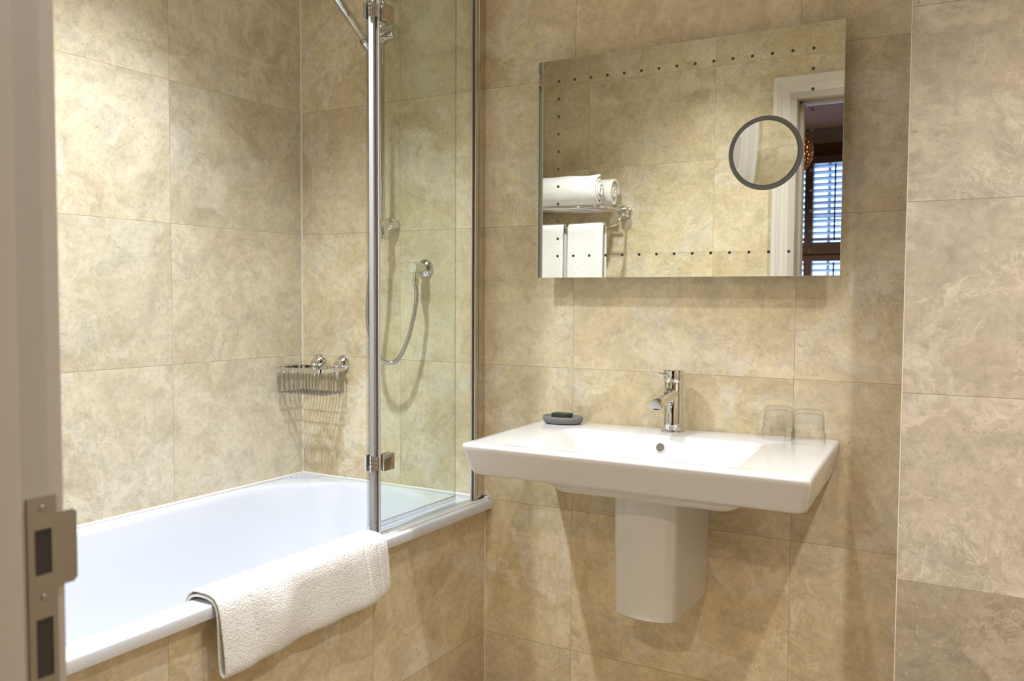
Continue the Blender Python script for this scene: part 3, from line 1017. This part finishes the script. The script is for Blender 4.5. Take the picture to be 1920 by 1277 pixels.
for k in range(2):
    bm = BM(); lathe(bm, [(0, 0), (0.0022, 0), (0.0022, 0.0006), (0, 0.0006)], (TX + 0.0035, TY - 0.0238, TZ + 0.076 - 0.006 * k), (0.1, -1, 0), 12)
    obj('indicator', bm, M_DARK, tp, True)

# ------------------------------------------------------------------ soap dish, soap, tumblers
DSX, DSY = 1.003, -0.052
DSZ = basin_warp((DSX, DSY, 0.8508)).z + 0.0004
bm = BM()
def oval(a, b, z): return [Vector((DSX + a * math.cos(2 * PI * k / 48) , DSY + b * math.sin(2 * PI * k / 48), DSZ + z)) for k in range(48)]
loft(bm, [oval(0.040, 0.026, 0.0), oval(0.051, 0.034, 0.001), oval(0.057, 0.040, 0.007), oval(0.059, 0.042, 0.014), oval(0.0585, 0.0415, 0.019), oval(0.0565, 0.0395, 0.0205),
          oval(0.0545, 0.0375, 0.019), oval(0.052, 0.035, 0.013), oval(0.044, 0.028, 0.009), oval(0.02, 0.012, 0.008)])
o = obj('soap_dish', bm, M_STONE, None, True)
tag(o, 'oval dark grey stone soap dish on the left end of the washbasin', 'soap dish')
bm = BM(); box(bm, -0.026, 0.026, -0.015, 0.015, 0, 0.019, 0.0022, 2)
o = auto(obj('soap_bar', bm, M_SOAP, None, loc=(DSX - 0.003, DSY + 0.002, DSZ + 0.0092)))
o.rotation_euler = (0, 0, math.radians(-8))
tag(o, 'small dark green bar of soap lying in the stone dish', 'soap')


def tumbler(name, x, y, label):
    z = basin_warp((x, y, 0.8508)).z + 0.0004
    e = empty(name, (x, y, z))
    tag(e, label, 'glass', 'upturned glass tumblers on the washbasin')
    # upside down: rim below, thick base on top
    bm = BM()
    lathe(bm, [(0.0385, 0.0000), (0.0391, 0.0008), (0.0388, 0.0202), (0.0385, 0.0231), (0.0378, 0.0248), (0.0362, 0.0260), (0.0352, 0.0504), (0.0344, 0.0655), (0.0325, 0.0722), (0.0285, 0.0769), (0.023, 0.0785), (0.012, 0.0777), (0.0, 0.0769)],
          (x, y, z), (0, 0, 1), 56, caps=False)
    obj('outer_wall', bm, M_TUMBLER, e, True)
    bm = BM()
    lathe(bm, [(0.0385, 0.0000), (0.0388, 0.0008), (0.0385, 0.0193), (0.0376, 0.0227), (0.0358, 0.0244), (0.0345, 0.0260), (0.0335, 0.0487), (0.0325, 0.0605), (0.0295, 0.0664), (0.024, 0.0685), (0.012, 0.0689), (0, 0.0689)],
          (x, y, z), (0, 0, 1), 56, caps=False)
    obj('inner_wall', bm, M_TUMBLER, e, True)
    return e


tumbler('tumbler', 1.583, -0.043, 'upturned clear glass tumbler, the left of the two beside the tap')
tumbler('tumbler', 1.660, -0.075, 'upturned clear glass tumbler at the right end of the washbasin')

# ------------------------------------------------------------------ wall mirror
MX0, MX1, MZ0, MZ1, MY = 0.9235, 1.7190, 1.2505, 1.8380, -0.055
mr = empty('wall_mirror', (1.313, MY / 2, 1.2505))
tag(mr, 'frameless rectangular wall mirror with a border of small dots', 'mirror')
bm = BM(); box(bm, MX0, MX1, MY, MY + 0.005, MZ0, MZ1, 0.0008, 1)
mg = obj('mirror_glass', bm, M_MIRROR, mr)
mg.data.materials.append(M_MEDGE)
for p in mg.data.polygons:
    if p.normal.y > -0.9: p.material_index = 1
bm = BM(); box(bm, MX0 + 0.045, MX1 - 0.045, MY + 0.005, -0.0005, MZ0 + 0.045, MZ1 - 0.045)
obj('backing_box', bm, M_ALU, mr)
bm = BM()
nx_, nz_ = 14, 10
for i in range(nx_ + 1):
    for j in range(nz_ + 1):
        if 0 < i < nx_ and 0 < j < nz_: continue
        x = 0.9850 + (1.6490 - 0.9850) * i / nx_
        z = 1.3095 + (1.7800 - 1.3095) * j / nz_
        bm = BM()
        lathe(bm, [(0, 0.0004), (0.0038, 0.0004)], (x, MY, z), (0, -1, 0), 16, caps=False)
        obj('etched_dot', bm, M_DOT, mr)
GX, GZ, GR = 1.5415, 1.5462, 0.0887
bm = BM()
lathe(bm, [(GR - 0.0125, 0.0006), (GR - 0.012, 0.0010), (GR - 0.0005, 0.0010), (GR, 0.0006), (GR, 0.0)], (GX, MY, GZ), (0, -1, 0), 72, caps=False)
obj('magnifier_ring', bm, M_RING, mr)
bm = BM()
R0 = 1.0
rr_ = GR - 0.012
prof = [(rr_ * k / 12, 0.0009 - (rr_ ** 2 - (rr_ * k / 12) ** 2) / (2 * R0) * 0.0 - 0.0 ) for k in range(13)]
sag = rr_ ** 2 / (2 * R0)
prof = [(rr_ * k / 12, 0.0009 - sag * (1 - (k / 12) ** 2) + sag) for k in range(13)]
prof = [(r, 0.0006 + (r * r) / (2 * R0)) for r, h in prof]
lathe(bm, prof, (GX, MY, GZ), (0, -1, 0), 72, caps=False)
M_MAG = simple('magnifier_silver', (0.66, 0.67, 0.62), 0.0, 1.0)
obj('magnifying_lens', bm, M_MAG, mr, True)

# ------------------------------------------------------------------ towel rack on the door wall
rk = empty('towel_rack', (0.28, YD, 1.59))
tag(rk, 'chrome hotel towel rack with shelf and lower bar, seen in the mirror', 'towel rack')
RZ = 1.590
yfr = YD + 0.235
bm = BM()
for s in (0.035, 0.095, 0.155, 0.235):
    tube(bm, [(0.055, YD + s, RZ + 0.006), (0.500, YD + s, RZ + 0.006)], 0.0055, 12)
obj('shelf_bars', bm, M_CHROME, rk, True)
for x in (0.050, 0.508):
    bm = BM()
    lathe(bm, [(0.026, 0.0), (0.026, 0.004), (0.020, 0.012), (0.010, 0.016), (0.009, 0.022), (0.018, 0.028), (0.024, 0.036), (0.026, 0.045), (0.024, 0.054),
               (0.018, 0.062), (0.009, 0.067), (0, 0.068)], (x, YD, RZ), (0, 1, 0), 28)
    auto(obj('ball_mount', bm, M_CHROME, rk, True), 50)
    bm = BM()
    sx = -1 if x > 0.3 else 1
    tube(bm, smooth_path([(x, YD + 0.04, RZ), (x, YD + 0.12, RZ + 0.001), (x, yfr - 0.03, RZ + 0.003), (x + sx * 0.01, yfr, RZ + 0.006), (x + sx * 0.03, yfr, RZ + 0.006)], 6), 0.006, 12)
    tube(bm, smooth_path([(x, YD + 0.075, RZ), (x, YD + 0.085, RZ - 0.03), (x + sx * 0.003, YD + 0.11, RZ - 0.062), (x + sx * 0.012, YD + 0.15, RZ - 0.074),
                          (x + sx * 0.03, YD + 0.18, RZ - 0.076)], 6), 0.0045, 12)
    obj('side_arm', bm, M_CHROME, rk, True)
bm = BM(); tube(bm, [(0.075, YD + 0.18, RZ - 0.076), (0.483, YD + 0.18, RZ - 0.076)], 0.0045, 12)
obj('lower_bar', bm, M_CHROME, rk, True)


def hang_towel(x0, x1, label):
    bm = BM()
    yb, zb = YD + 0.18, RZ - 0.076
    rows = []
    path = [(-0.020, -0.42), (-0.020, -0.2), (-0.019, -0.03), (-0.014, 0.002), (0.0, 0.011), (0.014, 0.002), (0.019, -0.03), (0.021, -0.2), (0.022, -0.46)]
    P = smooth_path([(0, a, b) for a, b in path], 5)
    n = 24
    for j in range(n + 1):
        t = j / n
        row = []
        for p in P:
            drop = max(0, -p.z)
            edge = 0.006 * (1 if 0 < j < n else 0)
            row.append(bm.verts.new((x0 + (x1 - x0) * t + 0.004 * math.sin(p.z * 9 + x0 * 20) * drop, yb + p.y + 0.003 * math.sin(t * 7) * drop * 3, zb + p.z)))
        rows.append(row)
    for a, b in zip(rows, rows[1:]):
        for k in range(len(a) - 1): bm.faces.new((a[k], a[k + 1], b[k + 1], b[k]))
    o = obj('hand_towel', bm, M_TOWEL2, None, True)
    md = o.modifiers.new('thick', 'SOLIDIFY'); md.thickness = 0.014; md.offset = 0
    bv = o.modifiers.new('sub', 'SUBSURF'); bv.levels = 1; bv.render_levels = 1
    tag(o, label, 'towel', 'folded towels hanging from the rack')


hang_towel(0.303, 0.476, 'white folded towel hanging from the rack, the right one in the mirror')
hang_towel(0.098, 0.280, 'white folded towel hanging from the rack, cut off by the mirror edge')


def rolled(y, z, x0, x1, ry, rz, label, ph=0.0):
    bm = BM()
    turns = 3.2
    n = 90
    cols = 26
    rows = []
    for j in range(cols + 1):
        t = j / cols
        x = x0 + (x1 - x0) * t
        row = []
        for k in range(n + 1):
            s = k / n
            a = ph + 2 * PI * turns * s
            f = 0.12 + 0.88 * s
            dx = 0.006 * math.sin(5 * s + ph) * (1 if j == cols else 0)
            wob = 1 + 0.025 * math.sin(9 * t + ph * 3 + a) + 0.02 * math.sin(17 * t + a * 2)
            row.append(bm.verts.new((x + dx, y + ry * f * math.cos(a) * wob, z + rz * f * math.sin(a) * wob)))
        rows.append(row)
    for a, b in zip(rows, rows[1:]):
        for k in range(n): bm.faces.new((a[k], a[k + 1], b[k + 1], b[k]))
    o = obj('rolled_towel', bm, M_TOWEL2, None, True)
    md = o.modifiers.new('thick', 'SOLIDIFY'); md.thickness = 0.013; md.offset = 0
    tag(o, label, 'towel', 'rolled towels on the rack shelf')


rolled(YD + 0.185, RZ + 0.0835, 0.03, 0.455, 0.047, 0.064, 'thick rolled white towel at the front of the rack shelf', 0.6)
rolled(YD + 0.078, RZ + 0.0805, 0.03, 0.478, 0.047, 0.062, 'rolled white towel against the wall, behind the front roll', 2.0)

# ------------------------------------------------------------------ ceiling downlights
dlg = 'recessed ceiling downlights'
names = ['round chrome recessed ceiling downlight above the bathtub', 'added fill downlight near the doorway, brightening the door wall',
         'round chrome recessed ceiling downlight by the right wall', 'round chrome recessed ceiling downlight near the towel rack']
for (xy, pw, colr), lab in zip(DOWNLIGHTS, names):
    e = empty('ceiling_downlight', (xy[0], xy[1], CEIL))
    tag(e, lab, 'ceiling light', dlg)
    bm = BM(); lathe(bm, [(0.032, 0.001), (0.040, 0.006), (0.044, 0.006), (0.046, 0.0)], (xy[0], xy[1], CEIL), (0, 0, -1), 32, caps=False)
    obj('bezel', bm, M_CHROME, e, True)
    bm = BM(); lathe(bm, [(0, 0.0015), (0.033, 0.0015)], (xy[0], xy[1], CEIL), (0, 0, -1), 32, caps=False)
    obj('lens', bm, M_LAMP, e)
    sp2 = spot('downlight_lamp', (xy[0], xy[1], CEIL - 0.012), pw, colr, 108, 0.03, 1.0)
    sp2.parent = e; sp2.location = (0, 0, -0.012)

# ------------------------------------------------------------------ bedroom beyond the door (seen in the mirror)
BYW = -5.07
slab('wall_bedroom_left', -1.3, -1.2, BYW, -1.791, 0, 2.5, M_BEDWALL)
slab('wall_bedroom_right', 3.3, 3.4, BYW, -1.791, 0, 2.5, M_BEDWALL)
slab('wall_bedroom_side', -1.3, -0.12, -1.93, -1.791, 0, 2.5, M_BEDWALL)
slab('wall_bedroom_return', 2.85, 3.4, -1.93, -1.791, 0, 2.5, M_BEDWALL)
slab('wall_bedroom_header', -0.12, 2.85, -1.80, -1.7905, CEIL, 2.5, M_BEDWALL)
slab('ceiling_bedroom', -1.3, 3.4, BYW - 0.1, -1.79, 2.5, 2.6, M_BEDCEIL)
slab('floor_bedroom', -1.3, 3.4, BYW - 0.1, -1.79, -0.1, 0.0, M_CARPET)
WX0, WX1, WZ0, WZ1 = 0.06, 1.50, 0.75, 2.30
bm = BM()
wallpiece(bm, -1.3, WX0, BYW - 0.1, BYW, 0, 2.5); wallpiece(bm, WX1, 3.4, BYW - 0.1, BYW, 0, 2.5)
wallpiece(bm, WX0, WX1, BYW - 0.1, BYW, 0, WZ0); wallpiece(bm, WX0, WX1, BYW - 0.1, BYW, WZ1, 2.5)
tag(obj('wall_bedroom_window', bm, M_BEDWALL), kind='structure')
bm = BM()
for a, b in zip([0, 1], [1, 2]): pass
prof = [(0.0, 0.0), (0.0, -0.10), (0.012, -0.10), (0.02, -0.075), (0.045, -0.045), (0.075, -0.02), (0.09, -0.012), (0.09, 0.0)]
va = [bm.verts.new((-1.2, BYW + d_, 2.5 + h_)) for d_, h_ in prof]
vb = [bm.verts.new((3.3, BYW + d_, 2.5 + h_)) for d_, h_ in prof]
for k in range(len(prof) - 1): bm.faces.new((va[k], va[k + 1], vb[k + 1], vb[k]))
tag(obj('trim_5', bm, simple('cornice_paint', (0.20, 0.20, 0.24), 0.7)), kind='structure')
wn_ = empty('window_1', (0.78, BYW, WZ0)); wn_['kind'] = 'structure'
bm = BM()
cols_ = [(0.06, 0.6), (0.66, 0.90), (0.90, 1.44)]
def frame_rect(bm, x0, x1, z0, z1, w_, y0, y1):
    box(bm, x0, x0 + w_, y0, y1, z0, z1); box(bm, x1 - w_, x1, y0, y1, z0, z1)
    box(bm, x0 + w_, x1 - w_, y0, y1, z1 - w_, z1); box(bm, x0 + w_, x1 - w_, y0, y1, z0, z0 + w_)
frame_rect(bm, WX0, WX1, WZ0, WZ1, 0.055, BYW - 0.032, BYW + 0.032)
box(bm, 0.605, 0.665, BYW - 0.03, BYW + 0.03, WZ0, WZ1)
box(bm, 1.155, 1.215, BYW - 0.03, BYW + 0.03, WZ0, WZ1)
box(bm, WX0 + 0.001, WX1 - 0.001, BYW - 0.034, BYW + 0.034, 1.49, 1.635)
box(bm, WX0, WX1, BYW - 0.03, BYW + 0.055, 1.545, 1.570)
obj('shutter_frame', bm, M_SHUTTER, wn_)
for x0, x1 in ((0.115, 0.605), (0.665, 1.155), (1.215, 1.445)):
    for z0, z1 in ((1.635, 2.245), (0.805, 1.49)):
        bm = BM()
        n = int(round((z1 - z0) / 0.0485))
        for k in range(n):
            zc = z0 + (k + 0.5) * (z1 - z0) / n
            bm2 = [(-0.024, -0.010), (0.024, 0.006), (0.024, 0.012), (-0.024, -0.004)]
            va = [bm.verts.new((x0, BYW + a, zc + b)) for a, b in bm2]
            vb = [bm.verts.new((x1, BYW + a, zc + b)) for a, b in bm2]
            for i in range(4): bm.faces.new((va[i], va[(i + 1) % 4], vb[(i + 1) % 4], vb[i]))
            bm.faces.new(va[::-1]); bm.faces.new(vb)
        lv = obj('louvres', bm, M_SLAT, wn_)
        bm = BM(); xm = x0 + 0.165 if x0 > 0.6 else (x0 + x1) / 2
        tube(bm, [(xm, BYW + 0.030, z0 + 0.01), (xm, BYW + 0.030, z1 - 0.01)], 0.006, 8)
        obj('tilt_rod', bm, M_ROD, lv)
# window sash bars behind the shutters
bm = BM()
frame_rect(bm, WX0, WX1, WZ0, WZ1, 0.05, BYW - 0.095, BYW - 0.06)
for x in (0.33, 0.53, 0.76, 0.93, 1.20): box(bm, x, x + 0.022, BYW - 0.09, BYW - 0.065, WZ0, WZ1)
box(bm, WX0, WX1, BYW - 0.095, BYW - 0.06, 1.83, 1.87)
obj('sash', bm, M_SLAT, wn_)
bm = BM(); box(bm, WX0, WX1, BYW - 0.08, BYW - 0.076, WZ0, WZ1)
obj('pane', bm, thin_glass('window_glass', (0.98, 0.99, 1.0), 0.8), wn_)

# woven pendant lamp
pl_ = empty('pendant_lamp', (0.872, -3.27, 2.06))
tag(pl_, 'amber woven pendant lamp glowing in the bedroom, seen in the mirror', 'pendant lamp')
bm = BM()
bmesh.ops.create_icosphere(bm, subdivisions=3, radius=0.135)
for v_ in bm.verts: v_.co.z *= 1.05
sh = obj('lamp_shade', bm, M_AMBER, pl_)
sh.location = (0, 0, 0)
wm = sh.modifiers.new('weave', 'WIREFRAME'); wm.thickness = 0.016; wm.use_even_offset = True
bm = BM(); bmesh.ops.create_uvsphere(bm, u_segments=20, v_segments=14, radius=0.10)
b2 = obj('lit_globe', bm, M_BULB, pl_, True); b2.location = (0, 0, 0)
bm = BM(); tube(bm, [(0.872, -3.27, 2.19), (0.872, -3.27, 2.5)], 0.003, 8)
obj('cord', bm, M_ROD, pl_)

for (xy, pw) in BED_FILLS:
    e = empty('ceiling_downlight', (xy[0], xy[1], 2.5))
    tag(e, 'added fill downlight in the ' + ('left' if xy[0] < 1 else 'right') + ' half of the taupe bedroom ceiling', 'ceiling light', 'added bedroom fill lights')
    bm = BM(); lathe(bm, [(0.030, 0.001), (0.040, 0.005), (0.046, 0.0)], (xy[0], xy[1], 2.5), (0, 0, -1), 24, caps=False)
    obj('bezel', bm, M_CHROME, e, True)
    bm = BM(); lathe(bm, [(0, 0.0015), (0.031, 0.0015)], (xy[0], xy[1], 2.5), (0, 0, -1), 24, caps=False)
    obj('lens', bm, M_LAMP, e)
    s3 = spot('downlight_lamp', (0, 0, -0.012), pw, (1.0, 0.76, 0.52), 150, 0.03)
    s3.parent = e
